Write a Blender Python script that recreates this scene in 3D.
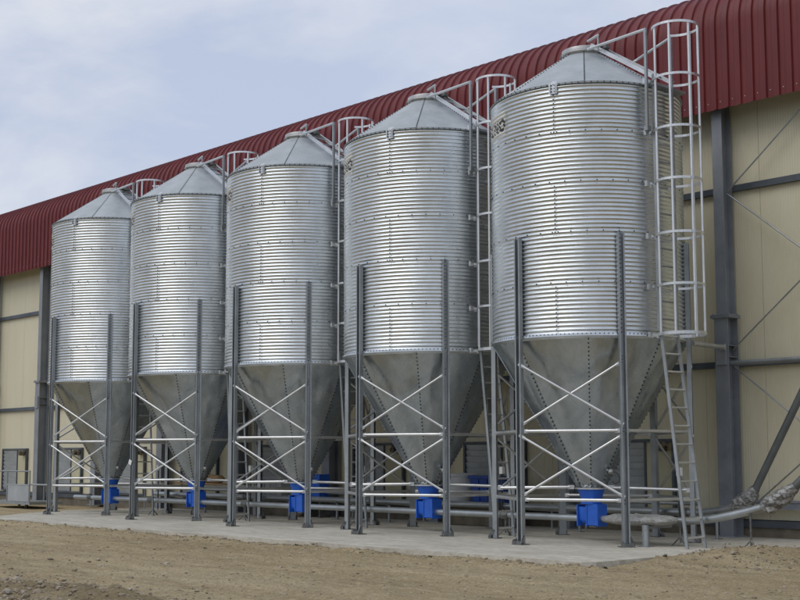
import bpy, bmesh, math, random
from mathutils import Vector, Matrix, noise
R_ = math.radians
random.seed(7)
scene = bpy.context.scene
for o in list(bpy.data.objects): bpy.data.objects.remove(o)
COL = scene.collection

# ------------------------------------------------------------------ camera
cd = bpy.data.cameras.new('camera'); cam = bpy.data.objects.new('camera', cd); COL.objects.link(cam)
cd.sensor_width = 36.0; cd.lens = 1272.68 / 800 * 36.0
cd.shift_x = (400 - 384.164) / 800; cd.shift_y = (325.81 - 300) / 800
cd.clip_end = 3000
YAW, PITCH = 0.7418, 0.1055
fw = Vector((-math.cos(YAW) * math.cos(PITCH), math.sin(YAW) * math.cos(PITCH), math.sin(PITCH)))
rt = Vector((math.sin(YAW), math.cos(YAW), 0)); up = rt.cross(fw)
m3 = Matrix((rt, up, -fw)).transposed().to_4x4()
m3.translation = Vector((13.2888, -16.8083, 1.3054)); cam.matrix_world = m3
scene.camera = cam
scene.render.resolution_x, scene.render.resolution_y = 1024, 768

# ------------------------------------------------------------------ sky and sun
SUN_EL, SUN_ROT = R_(51), R_(190)
w = bpy.data.worlds.new('World'); scene.world = w; w.use_nodes = True
nt = w.node_tree; N = nt.nodes; L = nt.links; N.clear()
out = N.new('ShaderNodeOutputWorld')
sky = N.new('ShaderNodeTexSky'); sky.sky_type = 'NISHITA'; sky.sun_disc = False
sky.sun_elevation = SUN_EL; sky.sun_rotation = SUN_ROT; sky.air_density = 1.0; sky.dust_density = 2.0
bgs = N.new('ShaderNodeBackground'); bgs.inputs[1].default_value = 0.10
L.new(sky.outputs[0], bgs.inputs[0])
tc = N.new('ShaderNodeTexCoord'); sep = N.new('ShaderNodeSeparateXYZ'); L.new(tc.outputs['Generated'], sep.inputs[0])
def wm(op, a, b=None):
    n = N.new('ShaderNodeMath'); n.operation = op
    for i, v in enumerate((a, b)):
        if v is None: continue
        if isinstance(v, (int, float)): n.inputs[i].default_value = v
        else: L.new(v, n.inputs[i])
    return n.outputs[0]
den = wm('ADD', wm('ABSOLUTE', sep.outputs[2]), 0.22)
cmb = N.new('ShaderNodeCombineXYZ')
L.new(wm('DIVIDE', sep.outputs[0], den), cmb.inputs[0]); L.new(wm('DIVIDE', sep.outputs[1], den), cmb.inputs[1])
def wnoise(scale, detail, rough, off):
    n = N.new('ShaderNodeTexNoise'); n.inputs['Scale'].default_value = scale; n.inputs['Detail'].default_value = detail
    n.inputs['Roughness'].default_value = rough; n.inputs['Distortion'].default_value = 0.35
    mp = N.new('ShaderNodeMapping'); mp.inputs['Location'].default_value = off
    L.new(cmb.outputs[0], mp.inputs[0]); L.new(mp.outputs[0], n.inputs['Vector']); return n.outputs['Fac']
def wramp(fac, stops):
    r = N.new('ShaderNodeValToRGB'); e = r.color_ramp.elements
    while len(e) < len(stops): e.new(0.5)
    for i, (p, c) in enumerate(stops): e[i].position = p; e[i].color = c
    L.new(fac, r.inputs[0]); return r.outputs[0]
veil = wramp(wnoise(0.9, 4, 0.5, (1.3, 0.2, 0)), [(0.3, (0.86,) * 3 + (1,)), (0.7, (1.0,) * 3 + (1,))])
puff = wramp(wnoise(1.7, 9, 0.56, (4.1, 2.6, 0)), [(0.42, (0, 0, 0, 1)), (0.74, (1, 1, 1, 1))])
ccol = N.new('ShaderNodeMix'); ccol.data_type = 'RGBA'
ccol.inputs['A'].default_value = (0.53, 0.605, 0.775, 1); ccol.inputs['B'].default_value = (0.86, 0.87, 0.90, 1)
L.new(puff, ccol.inputs['Factor'])
bgc = N.new('ShaderNodeBackground'); L.new(ccol.outputs['Result'], bgc.inputs[0]); bgc.inputs[1].default_value = 1.0
ms = N.new('ShaderNodeMixShader')
L.new(wm('MAXIMUM', veil, puff), ms.inputs[0]); L.new(bgs.outputs[0], ms.inputs[1]); L.new(bgc.outputs[0], ms.inputs[2])
L.new(ms.outputs[0], out.inputs[0])

sd = bpy.data.lights.new('sun', 'SUN'); sun = bpy.data.objects.new('sun', sd); COL.objects.link(sun)
sd.energy = 1.2; sd.angle = R_(50); sd.color = (1, 0.965, 0.91)
sdir = Vector((math.sin(SUN_ROT) * math.cos(SUN_EL), math.cos(SUN_ROT) * math.cos(SUN_EL), math.sin(SUN_EL)))
sun.rotation_euler = sdir.to_track_quat('Z', 'Y').to_euler(); sun.location = (0, -20, 30)
vs = scene.view_settings; vs.view_transform = 'Standard'; vs.look = 'None'; vs.gamma = 1; vs.exposure = 0.0
vs.use_curve_mapping = False

# ------------------------------------------------------------------ materials
def srgb(r, g, b):
    f = lambda c: (c / 255 / 12.92) if c <= 10 else ((c / 255 + 0.055) / 1.055) ** 2.4
    return (f(r), f(g), f(b), 1)
class Mat:
    def __init__(s, name):
        s.m = bpy.data.materials.new(name); s.m.use_nodes = True
        s.t = s.m.node_tree; s.n = s.t.nodes; s.l = s.t.links
        s.b = s.n['Principled BSDF']
        tc = s.n.new('ShaderNodeTexCoord'); oi = s.n.new('ShaderNodeObjectInfo')
        s.tc = tc; s.oi = oi
        vm = s.n.new('ShaderNodeVectorMath'); vm.operation = 'SCALE'; vm.inputs[0].default_value = (37, 23, 51)
        s.l.new(oi.outputs['Random'], vm.inputs['Scale'])
        va = s.n.new('ShaderNodeVectorMath'); va.operation = 'ADD'
        s.l.new(tc.outputs['Object'], va.inputs[0]); s.l.new(vm.outputs[0], va.inputs[1]); s.vec = va.outputs[0]
    def map(s, scale, vec=None):
        mp = s.n.new('ShaderNodeMapping'); mp.inputs['Scale'].default_value = scale
        s.l.new(vec or s.vec, mp.inputs[0]); return mp.outputs[0]
    def noise(s, scale, detail=4, rough=0.55, stretch=None, dist=0, vec=None):
        n = s.n.new('ShaderNodeTexNoise'); n.inputs['Scale'].default_value = scale; n.inputs['Detail'].default_value = detail
        n.inputs['Roughness'].default_value = rough; n.inputs['Distortion'].default_value = dist
        s.l.new(s.map(stretch, vec) if stretch else (vec or s.vec), n.inputs['Vector']); return n.outputs['Fac']
    def voro(s, scale, feature='F1', outp='Color', vec=None, stretch=None):
        n = s.n.new('ShaderNodeTexVoronoi'); n.inputs['Scale'].default_value = scale; n.feature = feature
        s.l.new(s.map(stretch, vec) if stretch else (vec or s.vec), n.inputs['Vector']); return n.outputs[outp]
    def ramp(s, fac, stops, interp='LINEAR'):
        r = s.n.new('ShaderNodeValToRGB'); e = r.color_ramp.elements; r.color_ramp.interpolation = interp
        while len(e) < len(stops): e.new(0.5)
        for i, (p, c) in enumerate(stops):
            e[i].position = p; e[i].color = c if not isinstance(c, (int, float)) else (c, c, c, 1)
        s.l.new(fac, r.inputs[0]); return r.outputs[0]
    def mix(s, fac, a, b, mode='MIX'):
        n = s.n.new('ShaderNodeMix'); n.data_type = 'RGBA'; n.blend_type = mode
        for k, v in (('Factor', fac), ('A', a), ('B', b)):
            if isinstance(v, (int, float, tuple)): n.inputs[k].default_value = v
            else: s.l.new(v, n.inputs[k])
        return n.outputs['Result']
    def set(s, **kw):
        names = dict(color='Base Color', rough='Roughness', metal='Metallic', spec='Specular IOR Level', coat='Coat Weight')
        for k, v in kw.items():
            i = s.b.inputs[names[k]]
            if isinstance(v, (int, float, tuple)): i.default_value = v
            else: s.l.new(v, i)
        return s
    def bump(s, h, strength=0.3, dist=0.01):
        n = s.n.new('ShaderNodeBump'); n.inputs['Strength'].default_value = strength; n.inputs['Distance'].default_value = dist
        s.l.new(h, n.inputs['Height']); s.l.new(n.outputs[0], s.b.inputs['Normal']); return s

def galv(name, lo, hi, rough=(0.3, 0.48), metal=0.92, streak=0.35, tint=(0.94, 1.0, 1.02)):
    m = Mat(name)
    c = lambda v: (v * tint[0], v * tint[1], v * tint[2], 1)
    sp = m.ramp(m.voro(55, 'F1', 'Distance'), [(0.0, c(lo)), (0.9, c(hi))])
    cl = m.noise(2.2, 5, 0.6)
    st = m.noise(1.0, 4, 0.6, (9, 9, 0.5))
    f = m.ramp(cl, [(0.3, 0.0), (0.75, 1.0)])
    col = m.mix(f, sp, c(lo * 0.82))
    col = m.mix(m.ramp(st, [(0.52, 0.0), (0.78, streak)]), col, c(lo * 0.62))
    m.set(color=col, rough=m.ramp(m.noise(6, 5, 0.6), [(0.3, rough[0]), (0.7, rough[1])]), metal=metal)
    return m.m
M = {}
M['galv_wall'] = galv('corrugated galvanised steel', 0.76, 0.83, (0.26, 0.32), 1.0, 0.10, (0.955, 1.0, 1.025))
M['galv_roof'] = galv('galvanised roof sheet', 0.46, 0.54, (0.5, 0.62), 0.55, 0.15)
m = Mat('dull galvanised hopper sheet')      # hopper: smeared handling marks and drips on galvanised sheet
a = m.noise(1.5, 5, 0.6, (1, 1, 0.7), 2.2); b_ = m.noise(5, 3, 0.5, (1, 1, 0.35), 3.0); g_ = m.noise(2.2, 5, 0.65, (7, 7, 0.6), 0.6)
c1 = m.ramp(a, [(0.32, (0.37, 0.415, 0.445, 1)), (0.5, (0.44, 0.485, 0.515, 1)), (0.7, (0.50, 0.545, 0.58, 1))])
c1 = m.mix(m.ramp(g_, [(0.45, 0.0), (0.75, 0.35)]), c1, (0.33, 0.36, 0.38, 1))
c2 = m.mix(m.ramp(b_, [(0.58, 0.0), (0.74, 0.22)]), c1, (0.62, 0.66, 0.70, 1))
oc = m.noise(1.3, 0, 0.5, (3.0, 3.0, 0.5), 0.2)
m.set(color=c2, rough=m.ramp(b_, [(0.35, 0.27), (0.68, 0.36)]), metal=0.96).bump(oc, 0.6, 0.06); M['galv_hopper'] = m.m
M['galv_leg'] = galv('galvanised channel steel', 0.36, 0.47, (0.4, 0.58), 0.8, 0.4)
M['galv_tube'] = galv('bright galvanised tube', 0.68, 0.80, (0.30, 0.42), 0.85, 0.12, (0.99, 1.0, 0.99))
M['galv_pipe'] = galv('galvanised feed pipe', 0.46, 0.58, (0.3, 0.45), 0.85, 0.3)
M['cap'] = galv('pale galvanised lid', 0.50, 0.58, (0.38, 0.52), 0.75, 0.2, (1.01, 1.0, 0.96))
m = Mat('dark bolt'); m.set(color=(0.06, 0.065, 0.07, 1), rough=0.5, metal=0.6); M['bolt'] = m.m
m = Mat('dark hardware'); m.set(color=m.ramp(m.noise(14), [(0.3, (0.10, 0.105, 0.10, 1)), (0.7, (0.24, 0.24, 0.23, 1))]), rough=0.5, metal=0.7); M['hardware'] = m.m
m = Mat('grey blue painted steel')
n1 = m.noise(1.6, 6, 0.65); n2 = m.noise(5, 6, 0.7, (1, 1, 0.4))
c1 = m.ramp(n1, [(0.3, srgb(118, 122, 128)), (0.7, srgb(146, 150, 154))])
c2 = m.mix(m.ramp(n2, [(0.62, 0.0), (0.72, 0.4)]), c1, srgb(160, 162, 165))
m.set(color=c2, rough=0.55, metal=0.15).bump(n2, 0.08, 0.004); M['column'] = m.m
m = Mat('dark girt steel')
m.set(color=m.ramp(m.noise(2.5, 5), [(0.3, srgb(72, 78, 85)), (0.7, srgb(96, 102, 108))]), rough=0.5, metal=0.3); M['girt'] = m.m
m = Mat('burgundy coated roof sheet')
n1 = m.noise(1.3, 5, 0.6, (2.5, 1, 0.6))
m.set(color=m.ramp(n1, [(0.3, srgb(94, 28, 29)), (0.72, srgb(112, 39, 38))]), rough=m.ramp(m.noise(4), [(0.3, 0.38), (0.7, 0.52)]), spec=0.4); M['roof'] = m.m
m = Mat('cream coated wall panel')
n1 = m.noise(1.1, 5, 0.6, (1.4, 1, 0.35)); n2 = m.noise(3, 5, 0.7, (5, 1, 0.35))
c1 = m.ramp(n1, [(0.3, srgb(207, 199, 170)), (0.7, srgb(214, 207, 181))])
c2 = m.mix(m.ramp(n2, [(0.62, 0.0), (0.85, 0.06)]), c1, srgb(160, 150, 118))
m.set(color=c2, rough=0.5); M['cream'] = m.m
m = Mat('cream fan plate'); m.set(color=m.ramp(m.noise(2, 5), [(0.3, srgb(176, 170, 140)), (0.7, srgb(190, 184, 152))]), rough=0.55); M['plate'] = m.m
m = Mat('blue paint')
n1 = m.noise(7, 5, 0.65)
m.set(color=m.ramp(n1, [(0.3, (0.014, 0.10, 0.50, 1)), (0.7, (0.022, 0.14, 0.64, 1))]), rough=0.38).bump(n1, 0.05, 0.004); M['blue'] = m.m
m = Mat('blue plastic'); m.set(color=m.ramp(m.noise(3), [(0.3, (0.012, 0.05, 0.26, 1)), (0.7, (0.02, 0.075, 0.36, 1))]), rough=0.45); M['blueplastic'] = m.m
m = Mat('grey white plastic'); m.set(color=m.ramp(m.noise(3), [(0.3, (0.42, 0.44, 0.45, 1)), (0.7, (0.55, 0.56, 0.56, 1))]), rough=0.5); M['whitebin'] = m.m
m = Mat('white plastic'); m.set(color=m.ramp(m.noise(5), [(0.3, (0.70, 0.70, 0.68, 1)), (0.7, (0.80, 0.80, 0.79, 1))]), rough=0.4); M['white'] = m.m
m = Mat('sticker white film'); m.set(color=m.ramp(m.noise(3), [(0.3, (0.62, 0.62, 0.58, 1)), (0.7, (0.72, 0.72, 0.68, 1))]), rough=0.35); M['sticker'] = m.m
m = Mat('sticker black print'); m.set(color=m.ramp(m.noise(9), [(0.3, (0.012,) * 3 + (1,)), (0.7, (0.02,) * 3 + (1,))]), rough=0.4); M['print'] = m.m
m = Mat('brown paper'); m.set(color=m.ramp(m.noise(6, 6, 0.7), [(0.3, (0.28, 0.17, 0.08, 1)), (0.7, (0.40, 0.26, 0.13, 1))]), rough=0.8); M['paper'] = m.m
m = Mat('sawn timber'); m.set(color=m.ramp(m.noise(3, 6, 0.7, (1, 14, 14)), [(0.3, (0.26, 0.16, 0.08, 1)), (0.7, (0.38, 0.25, 0.13, 1))]), rough=0.8); M['wood'] = m.m
m = Mat('crumpled foil wrap')
n1 = m.noise(13, 5, 0.62, (0.55, 1.7, 1.7), 1.0); n2 = m.voro(9, 'DISTANCE_TO_EDGE', 'Distance')
m.set(color=m.ramp(n1, [(0.36, (0.07, 0.07, 0.066, 1)), (0.47, (0.17, 0.167, 0.157, 1)), (0.58, (0.33, 0.325, 0.31, 1)), (0.75, (0.46, 0.455, 0.44, 1))]), rough=0.5, metal=0.15).bump(n2, 0.6, 0.03); M['foil'] = m.m
m = Mat('dark grey tube'); m.set(color=m.ramp(m.noise(3, 5), [(0.3, srgb(88, 92, 92)), (0.7, srgb(108, 112, 111))]), rough=0.45, metal=0.3); M['darktube'] = m.m
m = Mat('grey crumpled sheet')
n1 = m.noise(9, 5, 0.65, None, 1.5); n2 = m.voro(14, 'DISTANCE_TO_EDGE', 'Distance')
m.set(color=m.ramp(n1, [(0.34, (0.22, 0.215, 0.20, 1)), (0.5, (0.34, 0.335, 0.315, 1)), (0.7, (0.46, 0.455, 0.435, 1))]), rough=0.6, metal=0.1).bump(n2, 0.5, 0.02); M['sheet'] = m.m
m = Mat('dark rubber cable'); m.set(color=m.ramp(m.noise(8), [(0.3, (0.02,) * 3 + (1,)), (0.7, (0.035,) * 3 + (1,))]), rough=0.6); M['cable'] = m.m
m = Mat('yellow black motor'); m.set(color=m.ramp(m.noise(11, 2), [(0.45, (0.045, 0.045, 0.05, 1)), (0.62, (0.20, 0.15, 0.07, 1))]), rough=0.5); M['motor'] = m.m
m = Mat('red paint'); m.set(color=m.ramp(m.noise(5), [(0.3, (0.42, 0.02, 0.02, 1)), (0.7, (0.5, 0.03, 0.025, 1))]), rough=0.4); M['red'] = m.m
def wcoord(m): return m.tc.outputs['Object']
m = Mat('cast concrete slab')
v = wcoord(m); n1 = m.noise(0.7, 6, 0.65, None, 0.6, v); n2 = m.noise(7, 7, 0.7, None, 0, v); n3 = m.noise(2.0, 5, 0.6, (0.4, 2.2, 1), 0.8, v)
c1 = m.ramp(n1, [(0.28, (0.47, 0.44, 0.365, 1)), (0.72, (0.61, 0.58, 0.495, 1))])
c2 = m.mix(m.ramp(n3, [(0.44, 0.0), (0.70, 0.62)]), c1, (0.30, 0.255, 0.18, 1))
c3 = m.mix(m.ramp(n2, [(0.34, 0.45), (0.56, 0.0)]), c2, (0.22, 0.205, 0.17, 1))
m.set(color=c3, rough=0.85).bump(n2, 0.25, 0.006); M['concrete'] = m.m
m = Mat('brown stained concrete block')
n1 = m.noise(3, 6, 0.7); m.set(color=m.ramp(n1, [(0.3, (0.10, 0.085, 0.06, 1)), (0.7, (0.20, 0.175, 0.13, 1))]), rough=0.9).bump(n1, 0.3, 0.01); M['block'] = m.m
m = Mat('compacted dirt')
v = wcoord(m)
n1 = m.noise(0.28, 6, 0.6, (0.45, 1.5, 1), 0.5, v); n2 = m.noise(1.6, 7, 0.68, (0.6, 1.3, 1), 0.3, v); n3 = m.noise(30, 6, 0.75, None, 0, v)
n4 = m.noise(9, 6, 0.7, None, 0, v); vo = m.voro(26, 'F1', 'Distance', v); vc = m.voro(26, 'F1', 'Color', v)
c1 = m.ramp(n1, [(0.30, (0.32, 0.245, 0.132, 1)), (0.48, (0.42, 0.335, 0.196, 1)), (0.70, (0.50, 0.415, 0.265, 1))])
n5 = m.noise(0.9, 7, 0.7, (0.22, 2.6, 1), 0.25, v)                      # long wheel-worn streaks
c1 = m.mix(m.ramp(n5, [(0.36, 0.55), (0.5, 0.0)]), c1, (0.27, 0.21, 0.122, 1))
c1 = m.mix(m.ramp(n5, [(0.55, 0.0), (0.70, 0.5)]), c1, (0.53, 0.445, 0.295, 1))
c2 = m.mix(m.ramp(n2, [(0.35, 0.55), (0.58, 0.0)]), c1, (0.26, 0.202, 0.118, 1))
c3 = m.mix(m.ramp(n4, [(0.50, 0.0), (0.70, 0.6)]), c2, (0.54, 0.455, 0.315, 1))
c4 = m.mix(m.ramp(n3, [(0.36, 0.75), (0.52, 0.0)]), c3, (0.145, 0.112, 0.070, 1))
stone = m.ramp(vo, [(0.18, 1.0), (0.28, 0.0)]); pick = m.ramp(vc, [(0.62, 0.0), (0.66, 0.85)])
sf = m.mix(1.0, stone, pick, 'MULTIPLY')
c5 = m.mix(sf, c4, (0.50, 0.45, 0.37, 1))
hb = m.mix(0.5, n3, n4)
at = m.n.new('ShaderNodeAttribute'); at.attribute_name = 'damp'     # freshly turned, damp soil in the heap
c6 = m.mix(at.outputs['Fac'], c5, m.mix(0.45, (0.115, 0.088, 0.050, 1), c5))
at2 = m.n.new('ShaderNodeAttribute'); at2.attribute_name = 'unseen_grass'  # unseen grassland assumed past the yard, added to darken what the silo walls reflect
gr = m.ramp(m.noise(0.5, 6, 0.7, None, 0, v), [(0.3, (0.038, 0.052, 0.022, 1)), (0.7, (0.075, 0.088, 0.040, 1))])
c7 = m.mix(at2.outputs['Fac'], c6, gr)
m.set(color=c7, rough=0.95, spec=0.15).bump(hb, 0.9, 0.045); M['dirt'] = m.m
m = Mat('pale stone'); oi = m.oi
n1 = m.noise(7, 4); geo = m.n.new('ShaderNodeNewGeometry')
m.set(color=m.mix(n1, m.ramp(geo.outputs['Random Per Island'], [(0, (0.17, 0.135, 0.09, 1)), (0.6, (0.30, 0.25, 0.18, 1)), (1, (0.50, 0.46, 0.39, 1))]), (0.24, 0.195, 0.135, 1)), rough=0.9); M['stone'] = m.m
m = Mat('weed leaf'); m.set(color=m.ramp(m.noise(20), [(0.3, (0.05, 0.075, 0.03, 1)), (0.7, (0.085, 0.11, 0.045, 1))]), rough=0.7); M['weed'] = m.m

# ------------------------------------------------------------------ mesh helpers
class MB:
    def __init__(s): s.v = []; s.f = []; s.sm = []
    def add(s, vs_, fs, smooth=False):
        o = len(s.v); s.v += [tuple(p) for p in vs_]; s.f += [tuple(i + o for i in f) for f in fs]; s.sm += [smooth] * len(fs); return s
    def box(s, c, d, M_=None):
        x, y, z = (k / 2 for k in d)
        P = [Vector((sx * x, sy * y, sz * z)) for sx in (-1, 1) for sy in (-1, 1) for sz in (-1, 1)]
        if M_ is not None: P = [M_ @ q for q in P]
        c = Vector(c); return s.add([q + c for q in P], [(0, 1, 3, 2), (4, 6, 7, 5), (0, 4, 5, 1), (2, 3, 7, 6), (0, 2, 6, 4), (1, 5, 7, 3)])
    def bb(s, x0, x1, y0, y1, z0, z1): return s.box(((x0 + x1) / 2, (y0 + y1) / 2, (z0 + z1) / 2), (x1 - x0, y1 - y0, z1 - z0))
    def tube(s, pts, r, n=8, caps=True, fn=None):
        pts = [Vector(p) for p in pts]; rs = r if isinstance(r, (list, tuple)) else [r] * len(pts)
        t0 = (pts[1] - pts[0]).normalized(); ref = Vector((0, 0, 1)) if abs(t0.z) < 0.9 else Vector((1, 0, 0))
        u = t0.cross(ref).normalized(); V = []; 
        for i, p in enumerate(pts):
            t = ((pts[min(i + 1, len(pts) - 1)] - pts[max(i - 1, 0)])).normalized()
            u = (u - t * u.dot(t)).normalized(); w_ = t.cross(u)
            for k in range(n):
                a = 2 * math.pi * k / n; d = u * math.cos(a) + w_ * math.sin(a); rr = rs[i]
                if fn: rr *= fn(i, k, p + d * rr)
                V.append(p + d * rr)
        F = [(i * n + k, i * n + (k + 1) % n, (i + 1) * n + (k + 1) % n, (i + 1) * n + k) for i in range(len(pts) - 1) for k in range(n)]
        s.add(V, F, True)
        if caps:
            o = len(s.v) - len(V); e = len(s.v) - n
            s.f += [tuple(o + k for k in reversed(range(n))), tuple(e + k for k in range(n))]; s.sm += [False, False]
        return s
    def bar(s, a, b, wd, th, side=(0, 0, 1)):
        a, b = Vector(a), Vector(b); t = (b - a).normalized(); sv = Vector(side); sv = (sv - t * sv.dot(t)).normalized(); n_ = t.cross(sv)
        P = [q + sv * (i * wd / 2) + n_ * (j * th / 2) for q in (a, b) for i in (-1, 1) for j in (-1, 1)]
        return s.add(P, [(0, 1, 3, 2), (4, 6, 7, 5), (0, 4, 5, 1), (2, 3, 7, 6), (0, 2, 6, 4), (1, 5, 7, 3)])
    def lathe(s, prof, n=64, closed=False, smooth=True, a0=0, a1=2 * math.pi):
        full = abs(a1 - a0 - 2 * math.pi) < 1e-6; cnt = n if full else n + 1
        V = [(r * math.cos(a0 + (a1 - a0) * k / n), r * math.sin(a0 + (a1 - a0) * k / n), z) for r, z in prof for k in range(cnt)]
        F = []
        for i in range(len(prof) - 1 + (1 if closed else 0)):
            j = (i + 1) % len(prof)
            for k in range(n):
                k2 = (k + 1) % cnt; F.append((i * cnt + k, i * cnt + k2, j * cnt + k2, j * cnt + k))
        return s.add(V, F, smooth)
    def mesh(s, name, mat, extra=None, sharp=40):
        me = bpy.data.meshes.new(name); me.from_pydata(s.v, [], s.f); me.materials.append(mat)
        me.polygons.foreach_set('use_smooth', s.sm)
        if sharp and any(s.sm): me.set_sharp_from_angle(angle=R_(sharp))
        me.update(); return me
    def build(s, name, mat, parent=None, **kw): return link(name, s.mesh(name, mat), parent, **kw)
def link(name, me, parent=None, loc=(0, 0, 0), rz=0, **kw):
    o = bpy.data.objects.new(name, me); COL.objects.link(o); o.location = loc; o.rotation_euler = (0, 0, rz)
    if parent: o.parent = parent
    for k, v in kw.items(): o[k] = v
    return o
def empty(name, loc, label, cat, group=None):
    o = bpy.data.objects.new(name, None); COL.objects.link(o); o.location = loc; o.empty_display_size = 0.2
    return tag(o, label, cat, group)
def tag(o, label, cat, group=None):
    o['label'] = label; o['category'] = cat
    if group: o['group'] = group
    return o
def copy_tree(o, parent=None):
    c = o.copy(); COL.objects.link(c); c.parent = parent
    for ch in o.children: copy_tree(ch, c)
    return c
def bolt(mb, p, nrm, r=0.0105, h=0.009):
    p, nrm = Vector(p), Vector(nrm).normalized(); ref = Vector((0, 0, 1)) if abs(nrm.z) < 0.9 else Vector((1, 0, 0))
    u = nrm.cross(ref).normalized(); w_ = nrm.cross(u)
    ring = [u * (math.cos(k * math.pi / 3) * r) + w_ * (math.sin(k * math.pi / 3) * r) for k in range(6)]
    mb.add([p - nrm * 0.004 + q for q in ring] + [p + nrm * h + q for q in ring],
           [(k, (k + 1) % 6, 6 + (k + 1) % 6, 6 + k) for k in range(6)] + [tuple(range(6, 12))])
def fbm(x, y, z=0.0, o=4):
    a, f, t = 0.5, 1.0, 0.0
    for _ in range(o): t += a * noise.noise((x * f, y * f, z)); f *= 2.03; a *= 0.5
    return t

# ------------------------------------------------------------------ ground and slab
def axis(core0, core1, step, lo, hi):
    a = [core0 + i * step for i in range(int((core1 - core0) / step) + 1)]
    x, d = a[-1], step
    while x < hi: d *= 1.35; x += d; a.append(x)
    x, d, b = a[0], step, []
    while x > lo: d *= 1.35; x -= d; b.append(x)
    return list(reversed(b)) + a
PADX = 2.85
def pad_front(x): return -3.66 + 0.03 * math.sin(x * 1.7) + 0.02 * math.sin(x * 4.3 + 1)
def ground_z(x, y):
    z = -0.075 + 0.035 * fbm(x * 0.35, y * 0.8, 3.1, 3) + 0.022 * fbm(x * 1.7, y * 2.3, 7.7, 4)
    z += 0.040 * fbm(x * 5.1, y * 5.7, 1.1, 3)
    if -16 < x < 3.2: z += 0.075 * math.exp(-((y + 3.86) / 0.17) ** 2) * max(0, 0.35 + 1.5 * fbm(x * 2.2, y * 3, 4.4, 4))
    z += 0.02 * math.sin(y * 3.1 + 0.6 * math.sin(x * 0.15)) * max(0, 1 - abs(y + 6.5) / 3)          # worn wheel tracks along the row
    g = lambda cx, cy, sx, sy: math.exp(-((x - cx) / sx) ** 2 - ((y - cy) / sy) ** 2)
    rgh = 1 + 0.9 * fbm(x * 3.1, y * 3.3, 9.0, 4)
    z += 0.185 * g(3.35, -0.75, 0.62, 1.05) * rgh + 0.10 * g(3.9, 0.8, 0.9, 0.8) + 0.055 * g(3.05, -2.3, 0.35, 0.9) * rgh
    z += 0.10 * g(-12.2, -4.0, 3.0, 0.25) * max(0.2, rgh) * 0.5
    h = g(-0.9, -11.2, 2.6, 0.85) + 0.75 * g(2.1, -10.2, 1.5, 0.40)
    z += 0.17 * h * (0.75 + 1.2 * fbm(x * 2.6, y * 2.6, 5.0, 4)) + 0.11 * h * fbm(x * 7, y * 7, 2.0, 4)
    inside = (-14.6 < x < PADX and -3.6 < y < 3) or (-17.2 < x <= -14.6 and -1.0 < y < 3) or (x >= PADX and y > 1.0)
    if inside and not (x > 2.5 and y < 1.0): z = min(z, -0.05)
    return z, h
xs = axis(-26, 8.5, 0.075, -600, 600); ys = axis(-12.2, -3.0, 0.06, -600, 700)
V = []; dm = []; gs = []
for y in ys:
    for x in xs:
        if -60 < x < 40 and -40 < y < 20: z, h = ground_z(x, y)
        else: z, h = -0.075, 0
        V.append((x, y, z)); gs.append(min(1, max(0, max((-y - 21) / 4, (x - 26) / 6, (-x - 60) / 8) + 1.2 * fbm(x * 0.2, y * 0.2, 6, 3)))); dm.append(min(1, max(0, (h - 0.14) * 2.4 + 1.8 * fbm(x * 2.4, y * 2.4, 8, 4) * (h > 0.05))))
nx = len(xs); F = [(j * nx + i, j * nx + i + 1, (j + 1) * nx + i + 1, (j + 1) * nx + i) for j in range(len(ys) - 1) for i in range(nx - 1)]
mb = MB(); mb.add(V, F, True); me = mb.mesh('ground', M['dirt'], sharp=0)
at_ = me.attributes.new('damp', 'FLOAT', 'POINT'); at_.data.foreach_set('value', dm)
at_ = me.attributes.new('unseen_grass', 'FLOAT', 'POINT'); at_.data.foreach_set('value', gs)
link('ground', me, kind='structure')

# slab: worn front edge, chipped corners
front = [(-14.6 + i * (PADX + 14.6 - 0.12) / 120, 0) for i in range(121)]
poly = [(x, pad_front(x) + 0.018 * noise.noise((x * 6, 1, 0))) for x, _ in front] + [(PADX, -3.52)]
poly += [(PADX + 0.012 * noise.noise((y, 3, 2)), y) for y in [-3.3 + i * 0.4 for i in range(11)]] + [(2.9, 0.95)]
poly += [(x, 0.95 + 0.02 * noise.noise((x * 3, 5, 2))) for x in [3.2 + i * 0.5 for i in range(20)]] + [(13, 2.95), (-17.4, 2.95), (-17.4, 0.0), (-16.5, -1.6), (-15.4, -2.9)]
n = len(poly); mb = MB()
mb.add([(x, y, 0.0) for x, y in poly] + [(x, y, -0.3) for x, y in poly], [tuple(range(n))] + [(i + n, (i + 1) % n + n, (i + 1) % n, i) for i in range(n)])
slab = mb.build('concrete_slab', M['concrete'], kind='structure')

# loose stones and clods lying on the dirt
rock_shapes = []
for k in range(6):
    bm = bmesh.new(); bmesh.ops.create_icosphere(bm, subdivisions=1, radius=1)
    for v_ in bm.verts: v_.co *= 1 + 0.55 * noise.noise(v_.co * 1.3 + Vector((k * 7, 0, 0))); v_.co.z *= 0.65
    bm.verts.ensure_lookup_table(); rock_shapes.append(([v_.co.copy() for v_ in bm.verts], [tuple(v_.index for v_ in f.verts) for f in bm.faces])); bm.free()
mb = MB()
def rock(x, y, r):
    V0, F0 = random.choice(rock_shapes); a = random.random() * 6.28; c, s_ = math.cos(a), math.sin(a); sx, sy = random.uniform(0.75, 1.3), random.uniform(0.75, 1.3)
    z = ground_z(x, y)[0]
    mb.add([(x + r * (p.x * c * sx - p.y * s_ * sy), y + r * (p.x * s_ * sx + p.y * c * sy), z + r * (p.z + 0.22)) for p in V0], F0)
def onpad(x, y): return (-15 < x < 2.75 and -3.66 < y < 3) or (x >= 2.75 and y > 0.9)
cnt = 0
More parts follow.
